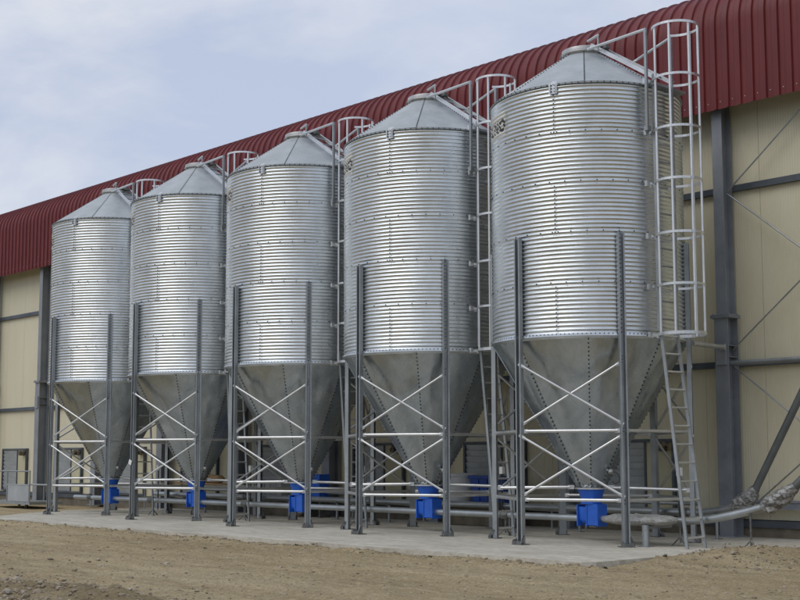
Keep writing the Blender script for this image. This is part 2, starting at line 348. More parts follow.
while cnt < 9000:
    t = random.random()
    if t < 0.40: x, y = random.uniform(-24, 9), random.uniform(-12.5, -3.7)
    elif t < 0.56: x, y = random.gauss(3.6, 0.9), random.gauss(-0.9, 1.2)
    elif t < 0.72: x, y = random.uniform(-15, 3), -3.72 - abs(random.gauss(0, 0.16))
    else: x, y = random.gauss(-0.3, 2.6), random.gauss(-10.9, 0.75)
    if onpad(x, y): continue
    r = min(0.042, 0.006 + random.expovariate(170)) * (1.5 if t >= 0.72 else 1.0)
    rock(x, y, r); cnt += 1
st = mb.build('gravel', M['stone'], kind='stuff'); tag(st, 'loose pale stones and clods scattered over the brown dirt', 'gravel')

# ------------------------------------------------------------------ long building
bld = empty('farm_building', (-12, 2.85, 0), 'long cream panelled farm building with burgundy curved metal roof behind the silos', 'building')
BO = Vector((-12, 2.85, 0))
def bpart(mb, name, mat, parent=None, rel=None):
    par = parent or bld; off = rel if rel is not None else BO
    me = mb.mesh(name, mat); me.transform(Matrix.Translation(-off)); return link(name, me, par)
YW = 2.85; COLX = [0.98 - 3.58 * i for i in range(-2, 12)]; 
# wall panels: 3 per bay, micro-ribbed, with open joints
PW = 3.58 / 3
mb = MB(); VV = []; prof = []
nr = 24
for i in range(nr):
    x = 0.003 + (PW - 0.006) * i / nr; wdt = (PW - 0.006) / nr
    prof += [(x, 0.0), (x + wdt * 0.78, 0.0), (x + wdt * 0.86, 0.004), (x + wdt * 0.94, 0.004)]
prof += [(PW - 0.003, 0.0)]
zz = (0.30, 9.1)
VV = [(x, y, z) for z in zz for x, y in prof]; npf = len(prof)
FF = [(i, i + 1, npf + i + 1, npf + i) for i in range(npf - 1)]
mb.add(VV, FF); mb.add([(0.003, 0, zz[0]), (0.003, 0.03, zz[0]), (0.003, 0.03, zz[1]), (0.003, 0, zz[1])], [(0, 3, 2, 1)])
mb.add([(PW - 0.003, 0, zz[0]), (PW - 0.003, 0.03, zz[0]), (PW - 0.003, 0.03, zz[1]), (PW - 0.003, 0, zz[1])], [(0, 1, 2, 3)])
pme = mb.mesh('wall_panel', M['cream'])
x = 0.98 + 7.16 - PW / 2
while x > -41:
    x -= PW; link('wall_panel', pme, bld, (x + 12, 0, 0))
mb = MB(); mb.bb(-42, 12, YW + 0.03, YW + 0.12, 0.0, 9.1); bpart(mb, 'wall_core', M['girt'])
mb = MB(); mb.bb(-42, 12, YW - 0.05, YW + 0.03, -0.25, 0.17); bpart(mb, 'plinth', M['block'])
mb = MB(); mb.bb(-42, 12, YW - 0.09, YW - 0.006, 0.17, 0.285); bpart(mb, 'base_rail', M['girt'])
# columns
def ibeam(mb, x, y0, y1, fwid, z0, z1, tf=0.018, tw=0.014):
    mb.bb(x - fwid / 2, x + fwid / 2, y0, y0 + tf, z0, z1); mb.bb(x - fwid / 2, x + fwid / 2, y1 - tf, y1, z0, z1)
    mb.bb(x - tw / 2, x + tw / 2, y0 + tf, y1 - tf, z0, z1)
def sub(child, par):            # hang a finished part under another part without moving it
    child.parent = par
for x in COLX:
    mb = MB(); ibeam(mb, x, 2.44, 2.76, 0.27, 0.02, 3.78)
    cpart = bpart(mb, 'column', M['column'])
    mb = MB(); ibeam(mb, x, 2.47, 2.76, 0.20, 3.84, 7.9); c2 = bpart(mb, 'upper_column', M['column'], cpart)
    mb = MB(); mb.bb(x - 0.19, x + 0.19, 2.40, 2.765, 3.78, 3.808); mb.bb(x - 0.19, x + 0.19, 2.40, 2.765, 3.811, 3.84)
    for sx in (-1, 1):
        for yy in (2.44, 2.6, 2.72): bolt(mb, (x + sx * 0.155, yy, 3.842), (0, 0, 1), 0.016, 0.02)
    bpart(mb, 'splice_plate', M['column'], cpart)
    for zc in (3.1, 3.3, 0.6):
        for s_ in (-1, 1):
            mb = MB(); x0_, x1_ = sorted((x + s_ * 0.009, x + s_ * 0.125)); mb.bb(x0_, x1_, 2.462, 2.738, zc - 0.006, zc + 0.006); bpart(mb, 'stiffener', M['column'], cpart)
    mb = MB(); mb.bb(x - 0.10, x + 0.10, 2.41, 2.438, 2.96, 3.34); bpart(mb, 'gusset_plate', M['column'], cpart)
    mb = MB(); mb.bb(x - 0.2, x + 0.2, 2.40, 2.79, 0.0, 0.02); bpart(mb, 'base_plate', M['column'], cpart)
# girts per bay
def cgirt(mb, x0, x1, z, h=0.11, d=0.085):
    mb.bb(x0, x1, YW - d, YW - d + 0.008, z - h / 2, z + h / 2); mb.bb(x0, x1, YW - d + 0.008, YW - 0.004, z + h / 2 - 0.008, z + h / 2); mb.bb(x0, x1, YW - d + 0.008, YW - 0.004, z - h / 2, z - h / 2 + 0.008)
cx = sorted(COLX)
for i in range(len(cx) - 1):
    for z, h in ((6.11, 0.11), (2.99, 0.11), (0.58, 0.14)):
        if z < 1: continue
        mb = MB(); cgirt(mb, cx[i] + 0.012, cx[i + 1] - 0.012, z, h); bpart(mb, 'girt', M['girt'])
# bracing bay at the right end
xa, xb = 0.98, 4.56
for za, zb in ((6.0, 3.2), (3.22, 6.02), (2.97, 0.25), (0.28, 2.98), (6.05, 8.85)):
    d = 0.03 if zb > za else 0.0
    mb = MB(); mb.tube([(xa + 0.08, 2.62 + d, za), (xb - 0.08, 2.62 + d, zb)], 0.014, 8); bpart(mb, 'brace_rod', M['galv_leg'])
mb = MB(); mb.tube([(xa + 0.10, 2.52, 2.985), (xb - 0.1, 2.52, 2.985)], 0.045, 12); bpart(mb, 'brace_tube', M['galv_leg'])
mb = MB(); mb.bb(xa + 0.02, 11.9, 2.63, 2.762, 0.49, 0.64); mb.bb(xa + 0.02, 11.9, 2.60, 2.63, 0.605, 0.64); mb.bb(xa + 0.02, 11.9, 2.60, 2.63, 0.49, 0.51); bpart(mb, 'low_rail', M['column'])
# ventilation inlets
def make_vent(x0):
    X1 = x0 + 1.72; zb, zt = 0.32, 1.70; yf = YW - 0.095
    fmb = MB()
    fmb.bb(x0, x0 + 0.05, yf, YW - 0.004, zb, zt); fmb.bb(X1 - 0.05, X1, yf, YW - 0.004, zb, zt)
    fmb.bb(x0 + 0.05, X1 - 0.05, yf, YW - 0.004, zt - 0.05, zt); fmb.bb(x0 + 0.05, X1 - 0.05, yf, YW - 0.004, zb, zb + 0.05)
    fmb.bb(x0 + 1.06, x0 + 1.10, yf + 0.004, YW - 0.004, zb + 0.05, zt - 0.05)
    v_ = bpart(fmb, 'vent_frame', M['girt'])
    q = MB(); q.bb(x0 + 1.10, X1 - 0.05, yf + 0.03, YW - 0.004, zb + 0.05, zt - 0.05); bpart(q, 'vent_plate', M['plate'], v_)
    for k in range(10):
        z = zb + 0.055 + k * 0.1265
        s_ = MB(); s_.box((x0 + 0.555, yf + 0.055, z + 0.063), (1.008, 0.010, 0.138), Matrix.Rotation(R_(18), 4, 'X')); bpart(s_, 'louvre_slat', M['slat'], v_)
    q = MB(); q.tube([(X1 - 0.20, yf + 0.02, zt - 0.16), (X1 - 0.20, yf - 0.16, zt - 0.16)], [0.075, 0.065], 12); q.bb(X1 - 0.27, X1 - 0.03, yf - 0.10, yf + 0.03, zt - 0.14, zt - 0.05); q.tube([(X1 - 0.06, yf - 0.05, zt - 0.2), (X1 - 0.06, yf - 0.05, zt - 0.06)], 0.045, 10)
    bpart(q, 'vent_motor', M['motor'], v_)
M['slat'] = galv('grey louvre slat', 0.48, 0.58, (0.45, 0.6), 0.3, 0.3)
for x in cx[:-1]:
    if x < 1.5 and x < 0.5: make_vent(x + 0.60)
# burgundy roof: ribbed sheets running up the fascia, round the eave curve and over
RP = 0.245; SHW = RP * 4
path = [(2.30, 7.45), (2.30, 8.2), (2.30, 8.95)]
rc = 0.92
for k in range(1, 15):
    a = R_(80) * k / 14; path.append((2.30 + rc * (1 - math.cos(a)), 8.95 + rc * math.sin(a)))
yl, zl = path[-1]; path += [(yl + 4, zl + 4 * math.tan(R_(10))), (yl + 10, zl + 10 * math.tan(R_(10)))]
nor = []
for i in range(len(path)):
    a0, a1 = path[max(i - 1, 0)], path[min(i + 1, len(path) - 1)]; ty, tz = a1[0] - a0[0], a1[1] - a0[1]; l_ = math.hypot(ty, tz); nor.append((-tz / l_, ty / l_))
rp = []
for k in range(4):
    b0 = k * RP
    rp += [(b0, 0), (b0 + 0.085, 0.0), (b0 + 0.092, 0.004), (b0 + 0.104, 0.004), (b0 + 0.111, 0), (b0 + 0.190, 0), (b0 + 0.205, 0.038), (b0 + 0.230, 0.038)]
rp += [(SHW, 0)]
mb = MB(); npf = len(rp)
for (y, z), (ny, nz) in zip(path, nor): mb.v += [(x, y + ny * h, z + nz * h) for x, h in rp]
for i in range(len(path) - 1):
    for k in range(npf - 1): mb.f.append((i * npf + k, i * npf + k + 1, (i + 1) * npf + k + 1, (i + 1) * npf + k)); mb.sm.append(True)
me = mb.mesh('roof_sheet', M['roof'], sharp=24)
mb = MB()
for k in range(4):
    for z in (7.58,): bolt(mb, (k * RP + 0.05, 2.299, z), (0, -1, 0), 0.009, 0.006)
screw_me = mb.mesh('roof_screw', M['cap'])
for k in range(-31, 13):
    r = link('roof_sheet', me, bld, (k * SHW + 0.4 + 12, -2.85, 0))
    link('screw_row', screw_me, r, kind='stuff')
mb = MB(); mb.bb(-42, 12, 2.37, 2.42, 7.52, 7.66); mb.bb(-42, 12, 2.37, 2.42, 8.65, 8.79); bpart(mb, 'fascia_rail', M['girt'])

# ------------------------------------------------------------------ silo
R = 1.6; Z0, Z1 = 3.242, 7.253; TH = (Z1 - Z0) / 5; PITCHC = TH / 12; AMP = 0.0110
LR = 1.6325; HEX = -R_(90) - 0.061; SP = 3.8266
ring_r = lambda z: R - AMP + AMP * math.sin(2 * math.pi * (z / PITCHC) - 0.6)
silo = empty('grain_silo', (0, 0, 0), 'x', 'silo', 'galvanised hopper silos in a row on the slab')
NS = 144; NV = 12 * 8
mb = MB(); mb.lathe([(ring_r(TH * i / NV), TH * i / NV) for i in range(NV + 1)], NS)
mb.lathe([(R - 2 * AMP - 0.004, 0.0), (R - 2 * AMP - 0.004, TH)], NS)
ring_me = mb.mesh('wall_ring', M['galv_wall'], sharp=0)
SEAM = R_(-69.5)
def ring_bolts(first, last):
    mb = MB(); nb = 40
    for k in range(0 if first else nb):
        a = 2 * math.pi * k / nb; bolt(mb, (math.cos(a) * (R + 0.001), math.sin(a) * (R + 0.001), PITCHC * 0.42), (math.cos(a), math.sin(a), 0))
    for q in range(3):
        a0 = q * 2 * math.pi / 3
        for da in (() if first else (-0.03, 0.03)): a = a0 + da; bolt(mb, (math.cos(a) * R, math.sin(a) * R, PITCHC * 0.42), (math.cos(a), math.sin(a), 0))
        for i in range(12):
            z = PITCHC * (i + 0.345); bolt(mb, (math.cos(a0) * R, math.sin(a0) * R, z), (math.cos(a0), math.sin(a0), 0), 0.011)
        # lap edge of the next sheet
        vv = []
        for da in (0.022, 0.0236):
            for i in range(NV + 1):
                z = TH * i / NV; rr = ring_r(z) + (0.0035 if da < 0.023 else -0.001); vv.append((rr * math.cos(a0 + da), rr * math.sin(a0 + da), z))
    if first:
        for k in range(150): a = 2 * math.pi * k / 150; bolt(mb, (math.cos(a) * (R + 0.004), math.sin(a) * (R + 0.004), 0.018), (math.cos(a), math.sin(a), 0), 0.011, 0.014)
    if last:
        for k in range(100): a = 2 * math.pi * k / 100; bolt(mb, (math.cos(a) * (R + 0.008), math.sin(a) * (R + 0.012), TH - 0.006), (math.cos(a), math.sin(a), 0.5), 0.010, 0.012)
    return mb.mesh('seam_bolts', M['bolt'])
bm_mid, bm_first, bm_last = ring_bolts(0, 0), ring_bolts(1, 0), ring_bolts(0, 1)
for t in range(5):
    r = link('wall_ring', ring_me, silo, (0, 0, Z0 + t * TH), SEAM + (0 if t % 2 == 0 else R_(60)))
    link('seam_bolts', bm_first if t == 0 else bm_last if t == 4 else bm_mid, r, kind='stuff')
# eave and hip angles
mb = MB(); mb.lathe([(R - 0.02, -0.012), (R + 0.010, -0.016), (R + 0.014, 0.0), (R + 0.006, 0.008), (R - 0.03, 0.03)], NS); link('eave_ring', mb.mesh('eave_ring', M['galv_roof']), silo, (0, 0, Z1))
mb = MB(); mb.lathe([(R + 0.005, 0.03), (R + 0.016, 0.028), (R + 0.016, -0.012), (R - 0.03, -0.05)], NS); link('hip_ring', mb.mesh('hip_ring', M['galv_wall']), silo, (0, 0, Z0))
# roof cone panels
def sector(r0, z0, r1, z1, flat, lap, nn=8, nl=10, lift=0.005, groove=0):
    """one sheet of an eight-sheet cone, slightly flattened, its right edge lapping over the next sheet"""
    V = []; half = math.pi / 8
    cols = [-half + (2 * half) * k / nn for k in range(nn + 1)] + [half + lap]
    for i in range(nl + 1):
        t = i / nl; r = r0 + (r1 - r0) * t; z = z0 + (z1 - z0) * t
        for k, a in enumerate(cols):
            f = 1 - flat * (1 - abs(a / half) ** 2) if abs(a) < half else 1
            rr = r * f + (lift if k >= nn - 0 else 0) * (1 if k >= nn else 0)
            V.append((rr * math.cos(a), rr * math.sin(a), z))
        # turned-down edge of the lap
        V.append(((r - 0.004) * math.cos(half + lap * 1.001), (r - 0.004) * math.sin(half + lap * 1.001), z))
    c = nn + 3
    F = [(i * c + k, i * c + k + 1, (i + 1) * c + k + 1, (i + 1) * c + k) for i in range(nl) for k in range(c - 1)]
    return V, F
RZ0, RZ1, RR1 = Z1 + 0.012, 8.15, 0.33
V, F = sector(R + 0.008, RZ0, RR1, RZ1, 0.0, R_(1.2)); mb = MB(); mb.add(V, F, True); rp_me = mb.mesh('roof_panel', M['galv_roof'], sharp=25)
mb = MB(); half = math.pi / 8 + R_(1)
sl = Vector((math.cos(half) * (RZ1 - RZ0), math.sin(half) * (RZ1 - RZ0), R - RR1)).normalized()
for i in range(22):
    t = (i + 0.5) / 22; r = R + 0.02 + (RR1 - R - 0.02) * t; bolt(mb, (r * math.cos(half), r * math.sin(half), RZ0 + (RZ1 - RZ0) * t + 0.004), sl, 0.010, 0.008)
rpb_me = mb.mesh('roof_seam_bolts', M['bolt'])
ROT0 = R_(-52.5) - math.pi / 8
for k in range(8):
    o = link('roof_panel', rp_me, silo, (0, 0, 0), ROT0 + k * math.pi / 4); link('seam_bolts', rpb_me, o, kind='stuff')
# lid
mb = MB(); mb.lathe([(0.0, 8.285), (0.20, 8.278), (0.345, 8.262), (0.372, 8.25), (0.378, 8.20), (0.372, 8.155), (0.355, 8.15), (0.35, 8.13), (0.36, 8.115), (0.36, 8.09)], 56)
mb.tube([(0.40 * math.cos(a), 0.40 * math.sin(a), 8.165) for a in [R_(190 + i * 8) for i in range(20)]], 0.008, 6)
lid = mb.build('lid', M['cap'], silo)
mb = MB(); mb.bb(0.30, 0.52, -0.05, 0.05, 8.20, 8.26); mb.tube([(0.40, -0.14, 8.24), (0.40, 0.14, 8.24)], 0.025, 10); mb.bb(0.15, 0.42, -0.02, 0.02, 8.285, 8.305); mb.build('lid_hinge', M['hardware'], lid)
# hopper
HZ1, HR1 = 0.84, 0.205
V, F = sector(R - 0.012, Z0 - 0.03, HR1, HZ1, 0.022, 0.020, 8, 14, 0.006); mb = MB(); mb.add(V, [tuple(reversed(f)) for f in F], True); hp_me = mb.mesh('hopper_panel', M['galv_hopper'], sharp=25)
mb = MB(); half = math.pi / 8; hs = Vector((math.cos(half), math.sin(half), 0)) * (Z0 - HZ1) + Vector((0, 0, -(R - HR1)))
for i in range(38):
    t = (i + 0.5) / 38; r = R - 0.012 + (HR1 - R + 0.012) * t + 0.006; z = Z0 - 0.03 + (HZ1 - Z0 + 0.03) * t
    for da in (0.012,): bolt(mb, (r * math.cos(half + da), r * math.sin(half + da), z), hs, 0.0128, 0.011)
hpb_me = mb.mesh('hopper_seam_bolts', M['bolt'])
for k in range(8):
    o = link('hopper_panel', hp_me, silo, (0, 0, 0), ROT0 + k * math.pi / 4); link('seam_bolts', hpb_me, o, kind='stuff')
mb = MB(); mb.lathe([(HR1 + 0.02, 0.865), (HR1 + 0.055, 0.862), (HR1 + 0.055, 0.838), (HR1 + 0.01, 0.835), (HR1 - 0.02, 0.80)], 40)
of = mb.build('outlet_flange', M['galv_tube'], silo)
mb = MB()
for k in range(16): a = k * math.pi / 8; bolt(mb, ((HR1 + 0.058) * math.cos(a), (HR1 + 0.058) * math.sin(a), 0.87), (0, 0, 1), 0.014, 0.02)
o = mb.build('flange_bolts', M['hardware'], of); o['kind'] = 'stuff'
# blue auger boot: square-to-round funnel, intake box, flanged trough ends
mb = MB(); n = 32; V = []
for (s_, r, z, rd) in ((0, 0.225, 0.835, 0), (0, 0.215, 0.81, 0.0), (0, 0.150, 0.69, 0.4), (0, 0.140, 0.595, 0.6)):
    for k in range(n):
        a = 2 * math.pi * k / n; c, s2 = math.cos(a), math.sin(a); q = 1 / max(abs(c), abs(s2)); f = 1 + rd * (q - 1); V.append((r * c * f, r * s2 * f, z))
mb.add(V, [(i * n + (k + 1) % n, i * n + k, (i + 1) * n + k, (i + 1) * n + (k + 1) % n) for i in range(3) for k in range(n)], True)
boot = mb.build('outlet_boot', M['blue'], silo)
mb = MB(); mb.bb(0.0, 0.20, -0.115, 0.115, 0.255, 0.60); mb.build('intake_box', M['blue'], boot)
mb = MB(); nseg = 12
arc = [(0.085 * math.cos(math.pi + math.pi * i / nseg), 0.36 + 0.085 * math.sin(math.pi + math.pi * i / nseg)) for i in range(nseg + 1)]
prf = [(-0.10, 0.55)] + arc + [(0.10, 0.55)]
V = [(x, y, z) for x in (-0.19, -0.002) for y, z in prf]; c = len(prf); mb.add(V, [(k, k + 1, c + k + 1, c + k) for k in range(c - 1)], True)
mb.build('trough', M['blue'], boot)
for x0_, x1_ in ((-0.212, -0.192), (-0.022, -0.003), (0.202, 0.222)):
    mb = MB(); mb.bb(x0_, x1_, -0.125, 0.125, 0.235, 0.585); mb.build('boot_flange', M['blue'], boot)
mb = MB(); mb.tube([(-0.10, -0.02, 0.272), (-0.10, -0.02, 0.19)], 0.022, 8); mb.build('drain_plug', M['hardware'], boot)
mb = MB(); mb.tube([(0.03, -0.08, 0.235), (0.17, -0.08, 0.235)], 0.022, 8); mb.build('clamp', M['hardware'], boot)
# legs: lipped channels, web facing out
def leg_mesh():
    mb = MB(); w_, d, t, lp = 0.115, 0.072, 0.005, 0.02; ztop = 4.84
    mb.bb(0.0, t, -w_ / 2, w_ / 2, 0.012, ztop)
    for s_ in (-1, 1):
        y0, y1 = sorted((s_ * w_ / 2, s_ * (w_ / 2 - t))); mb.bb(t, d, y0, y1, 0.012, ztop)
        y0, y1 = sorted((s_ * (w_ / 2 - t), s_ * (w_ / 2 - t - lp))); mb.bb(d - t, d, y0, y1, 0.012, ztop)
    mb.bb(t, t + 0.012, -0.018, 0.018, 0.012, ztop)
    return mb.mesh('leg', M['galv_leg'])
lg = leg_mesh()
mb = MB()
for k in range(24): bolt(mb, (0.017, 0, 3.28 + k * 0.0669), (1, 0, 0), 0.011, 0.008)
for z in (2.86, 1.80, 0.70): 
    for dz in (-0.05, 0.0, 0.05): bolt(mb, (0.017, 0, z + dz), (1, 0, 0), 0.010, 0.008)
lb = mb.mesh('leg_bolts', M['bolt'])
mb = MB(); mb.bb(-0.05, 0.14, -0.11, 0.11, 0.0, 0.012)
fp = mb.mesh('foot_plate', M['hardware'])
mb = MB()
for s_ in (-1, 1):
    mb.bar((0.05, s_ * 0.064, 0.12 + 0.03 * s_), (0.13, s_ * 0.095, 0.02), 0.045, 0.010, (0, 0, 1))
    mb.tube([(0.11, s_ * 0.085, 0.012), (0.11, s_ * 0.085, 0.085)], 0.012, 6); bolt(mb, (0.11, s_ * 0.085, 0.05), (0, 0, 1), 0.026, 0.022)
mb.box((0.11, 0.0, 0.035), (0.05, 0.20, 0.045)); fb = mb.mesh('foot_bracket', M['hardware'])
legpos = []
for i in range(6):
    a = HEX + i * math.pi / 3; pos = Vector((LR * math.cos(a), LR * math.sin(a), 0)); legpos.append((pos, a))
    # web stands just outside the wall: local +X points outwards
    o = link('leg', lg, silo, (1.603 * math.cos(a), 1.603 * math.sin(a), 0), a)
    link('leg_bolts', lb, o, kind='stuff'); link('foot_plate', fp, o); link('foot_bracket', fb, o)
# ring ties and cross braces
def lp_(i, z, dr=0.0): a = legpos[i % 6][1]; r = LR + dr; return Vector((r * math.cos(a), r * math.sin(a), z))
def strut(name, a, b, r, mat, flatl=0.1):
    a, b = Vector(a), Vector(b); d = (b - a); l_ = d.length; d.normalize(); a2, b2 = a + d * 0.07, b - d * 0.07
    mb = MB(); mb.tube([a2 + d * (flatl * 0.2), a2 + d * flatl, b2 - d * flatl, b2 - d * (flatl * 0.2)], [r * 0.8, r, r, r * 0.8], 10)
    side = Vector((0, 0, 1)); mb.bar(a2 - d * 0.05, a2 + d * 0.06, r * 2.3, 0.008, side); mb.bar(b2 - d * 0.06, b2 + d * 0.05, r * 2.3, 0.008, side)
    return mb.build(name, mat, silo)
for i in range(6):
    for z in (1.765, 0.70):
        strut('ring_tie', lp_(i, z), lp_(i + 1, z), 0.027, M['galv_tube'])
for i in (0, 2, 4):
    for zb, zt in ((1.845, 2.835), (0.74, 1.715)):
        strut('cross_brace', lp_(i, zb, 0.012), lp_(i + 1, zt, 0.012), 0.021, M['galv_tube'])
        strut('cross_brace', lp_(i, zt, 0.05), lp_(i + 1, zb, 0.05), 0.021, M['galv_tube'])
a, b = lp_(5, 0.845), lp_(2, 0.83)
for (p, q) in ((a, Vector((a.x, a.y, 0.855)).normalized() * 0 + Vector((a.x * 0.16, a.y * 0.16, 0.87))), (b, Vector((b.x * 0.16, b.y * 0.16, 0.87)))):
    strut('outlet_tie', p, q, 0.03, M['galv_tube'])
# lifting lugs at the eave
mb = MB(); mb.bb(0.0, 0.012, -0.085, 0.085, -0.17, 0.05); mb.bb(0.012, 0.04, 0.05, 0.062, -0.15, 0.04); mb.bb(0.012, 0.04, -0.062, -0.05, -0.15, 0.04)
mb.bar((0.006, -0.085, 0.05), (-0.10, -0.085, 0.12), 0.008, 0.008); mb.bar((0.0, 0.0, 0.05), (-0.12, 0.0, 0.14), 0.12, 0.008, (0, 1, 0))
mb.v = [(x, y * 0.8, z * 0.8) for x, y, z in mb.v]; lug_me = mb.mesh('lifting_lug', M['galv_tube'])
mb = MB()
for y in (-0.03, 0.03):
    for z in (-0.10, -0.05, 0.0): bolt(mb, (0.012, y * 0.8, z), (1, 0, 0), 0.012, 0.01)
lugb = mb.mesh('lug_bolts', M['bolt'])
for k in range(3):
    a = SEAM + k * 2 * math.pi / 3
    o = link('lifting_lug', lug_me, silo, ((R + 0.004) * math.cos(a), (R + 0.004) * math.sin(a), Z1 - 0.02), a); link('lug_bolts', lugb, o, kind='stuff')
# maker's sticker following the corrugation, black capitals
A1 = R_(-105.5); LBL = 0.78; ZB, ZT = 6.625, 7.035
def inletter(u, v):            # u metres leftwards from the right edge, v metres above the sticker foot
    v -= 0.075; H = 0.215
    if not (0 <= v <= H): return False
    def ell(cx, w_, t): 
        q = ((u - cx) / (w_ / 2)) ** 2 + ((v - H / 2) / (H / 2)) ** 2; q2 = ((u - cx) / (w_ / 2 - t)) ** 2 + ((v - H / 2) / (H / 2 - t)) ** 2
        return q <= 1 and q2 >= 1
    if ell(0.125, 0.215, 0.052): return True                        # O
    if abs(u - 0.285) < 0.022 or abs(u - 0.435) < 0.022: return True   # N stems (the letters read right to left in u)
    if 0.263 < u < 0.457 and abs((u - 0.285) / 0.15 - v / H) < 0.17: return True
    if ell(0.585, 0.215, 0.052) and not (u < 0.585 and abs(v - H / 2) < 0.06): return True   # C, open to the right
    return False
wb, pb = MB(), MB(); nu, nv = 130, 72
for i in range(nu):
    for j in range(nv):
        u0, u1 = LBL * i / nu, LBL * (i + 1) / nu; z0_, z1_ = ZB + (ZT - ZB) * j / nv, ZB + (ZT - ZB) * (j + 1) / nv
        pts = []
        for u, z in ((u1, z0_), (u0, z0_), (u0, z1_), (u1, z1_)):
            a = A1 - u / R; r = ring_r(z - Z0) + 0.0035; pts.append((r * math.cos(a), r * math.sin(a), z))
        (pb if inletter((u0 + u1) / 2, (z0_ + z1_) / 2 - ZB) else wb).add(pts, [(0, 1, 2, 3)])
def weld(mb, name, mat):
    me = mb.mesh(name, mat); bm = bmesh.new(); bm.from_mesh(me); bmesh.ops.remove_doubles(bm, verts=bm.verts, dist=1e-5)
    for f in bm.faces: f.smooth = True
    bm.to_mesh(me); bm.free(); return me
lab = link('sticker', weld(wb, 'sticker', M['sticker']), silo); link('lettering', weld(pb, 'lettering', M['print']), lab)
# ladder, on the side facing along the row
LA = R_(-6); LX = Matrix.Rotation(LA, 4, 'Z')
def L3(x, y, z): return LX @ Vector((x, y, z))
mb = MB()
for s_ in (-1, 1): mb.bar(L3(1.72, s_ * 0.21, 3.32), L3(1.72, s_ * 0.21, 7.40), 0.03, 0.05, (0, 1, 0))
lad = mb.build('ladder', M['galv_leg'], silo)
for k in range(14):
    mb = MB(); z = 3.5 + k * 0.278; mb.tube([L3(1.72, -0.205, z), L3(1.72, 0.205, z)], 0.015, 8); mb.build('rung', M['galv_leg'], lad)
b0, b1 = Vector((2.22, -0.56, 0.0)), Vector((2.26, -0.15, 0.0)); t0, t1 = L3(1.735, -0.205, 3.45), L3(1.735, 0.165, 3.45)
mb = MB(); mb.bar(b0, t0, 0.026, 0.05, (0, 1, 0)); mb.bar(b1, t1, 0.026, 0.05, (0, 1, 0)); ll = mb.build('lower_ladder', M['galv_leg'], silo)
for k in range(12):
    t = (0.16 + k * 0.279) / 3.45; mb = MB(); mb.tube([b0.lerp(t0, t), b1.lerp(t1, t)], 0.016, 8); mb.build('rung', M['galv_tube'], ll)
# cage
CC = (2.0, 0.0); CR = 0.365
def hoop_pts(z, r=CR):
    pts = [L3(1.63, -0.30, z)]
    pts += [L3(CC[0] + r * math.cos(a), CC[1] + r * math.sin(a), z) for a in [R_(-150 + 300 * i / 28) for i in range(29)]]
    return pts + [L3(1.63, 0.30, z)]
for k, z in enumerate((8.114, 7.285, 6.46, 5.64, 4.80, 4.0, 3.245)):
    pts = hoop_pts(z); mb = MB()
    if k == 0: pts = pts[1:-1]
    h = 0.038 if k < 6 else 0.05
    for i in range(len(pts) - 1):
        a, b = pts[i], pts[i + 1]; d = (b - a).normalized(); nrm = d.cross(Vector((0, 0, 1))).normalized() * 0.005
        mb.add([a - nrm + Vector((0, 0, -h / 2)), b - nrm + Vector((0, 0, -h / 2)), b - nrm + Vector((0, 0, h / 2)), a - nrm + Vector((0, 0, h / 2)),
                a + nrm + Vector((0, 0, -h / 2)), b + nrm + Vector((0, 0, -h / 2)), b + nrm + Vector((0, 0, h / 2)), a + nrm + Vector((0, 0, h / 2))],
               [(0, 1, 2, 3), (5, 4, 7, 6), (3, 2, 6, 7), (1, 0, 4, 5)], False)
    if k > 0:
        for s_ in (-1, 1): mb.box(L3(1.625, s_ * 0.30, z), (0.05, 0.07, 0.09), LX); mb.bar(L3(1.61, s_ * 0.21, z - 0.03), L3(1.72, s_ * 0.21, z - 0.03), 0.04, 0.02)
    mb.build('cage_hoop', M['galv_tube'], silo)
for a in (-118, -66, -14, 38, 90):
    c = (CC[0] + (CR - 0.022) * math.cos(R_(a)), CC[1] + (CR - 0.022) * math.sin(R_(a)))
    side = LX.to_3x3() @ Vector((-math.sin(R_(a)), math.cos(R_(a)), 0))
    mb = MB(); mb.tube([L3(c[0], c[1], 3.225), L3(c[0], c[1], 8.13)], 0.021, 10); mb.build('cage_bar', M['galv_tube'], silo)
# handrail posts and rails up the roof, roof steps
for (px, py, zb) in ((1.63, -0.50, 6.45), (1.66, 0.14, 6.45)):
    mb = MB(); mb.bar((px, py, zb), (px, py, 8.14), 0.042, 0.042, (0, 1, 0)); mb.bb(px - 0.03, px + 0.04, py - 0.05, py + 0.05, zb + 0.02, zb + 0.10); mb.build('handrail_post', M['galv_leg'], silo)
for (a, b) in (((1.63, -0.50, 8.12), (0.37, -0.36, 8.13)), ((1.66, 0.14, 8.12), (0.75, 0.25, 7.90)), ((0.60, -0.38, 8.31), (0.33, -0.30, 8.29))):
    mb = MB(); mb.tube([a, b], 0.024, 10); mb.build('handrail', M['galv_tube'], silo)
mb = MB(); mb.tube([(0.60, -0.38, 8.31), (0.60, -0.38, 8.05)], 0.016, 8); mb.build('handrail_stay', M['galv_leg'], silo)
for y in (-0.34, 0.18):
    a, b = Vector((0.36, y * 0.8, 8.225)), Vector((1.66, y, 7.37)); mb = MB(); d = (b - a).normalized()
    mb.bar(a, b, 0.06, 0.006, (0, 0, 1)); nn = Vector((0, 0, 1)); nn = (nn - d * nn.dot(d)).normalized()
    mb.bar(a + nn * 0.03 + Vector((0, 0.018, 0)), b + nn * 0.03 + Vector((0, 0.018, 0)), 0.036, 0.006, (0, 1, 0))
    for k in range(6): bolt(mb, a.lerp(b, (k + 0.6) / 6.2) + Vector((0, -0.003, 0)), (0, -1, 0), 0.014, 0.003)
    rs = mb.build('roof_step_rail', M['galv_tube'], silo)
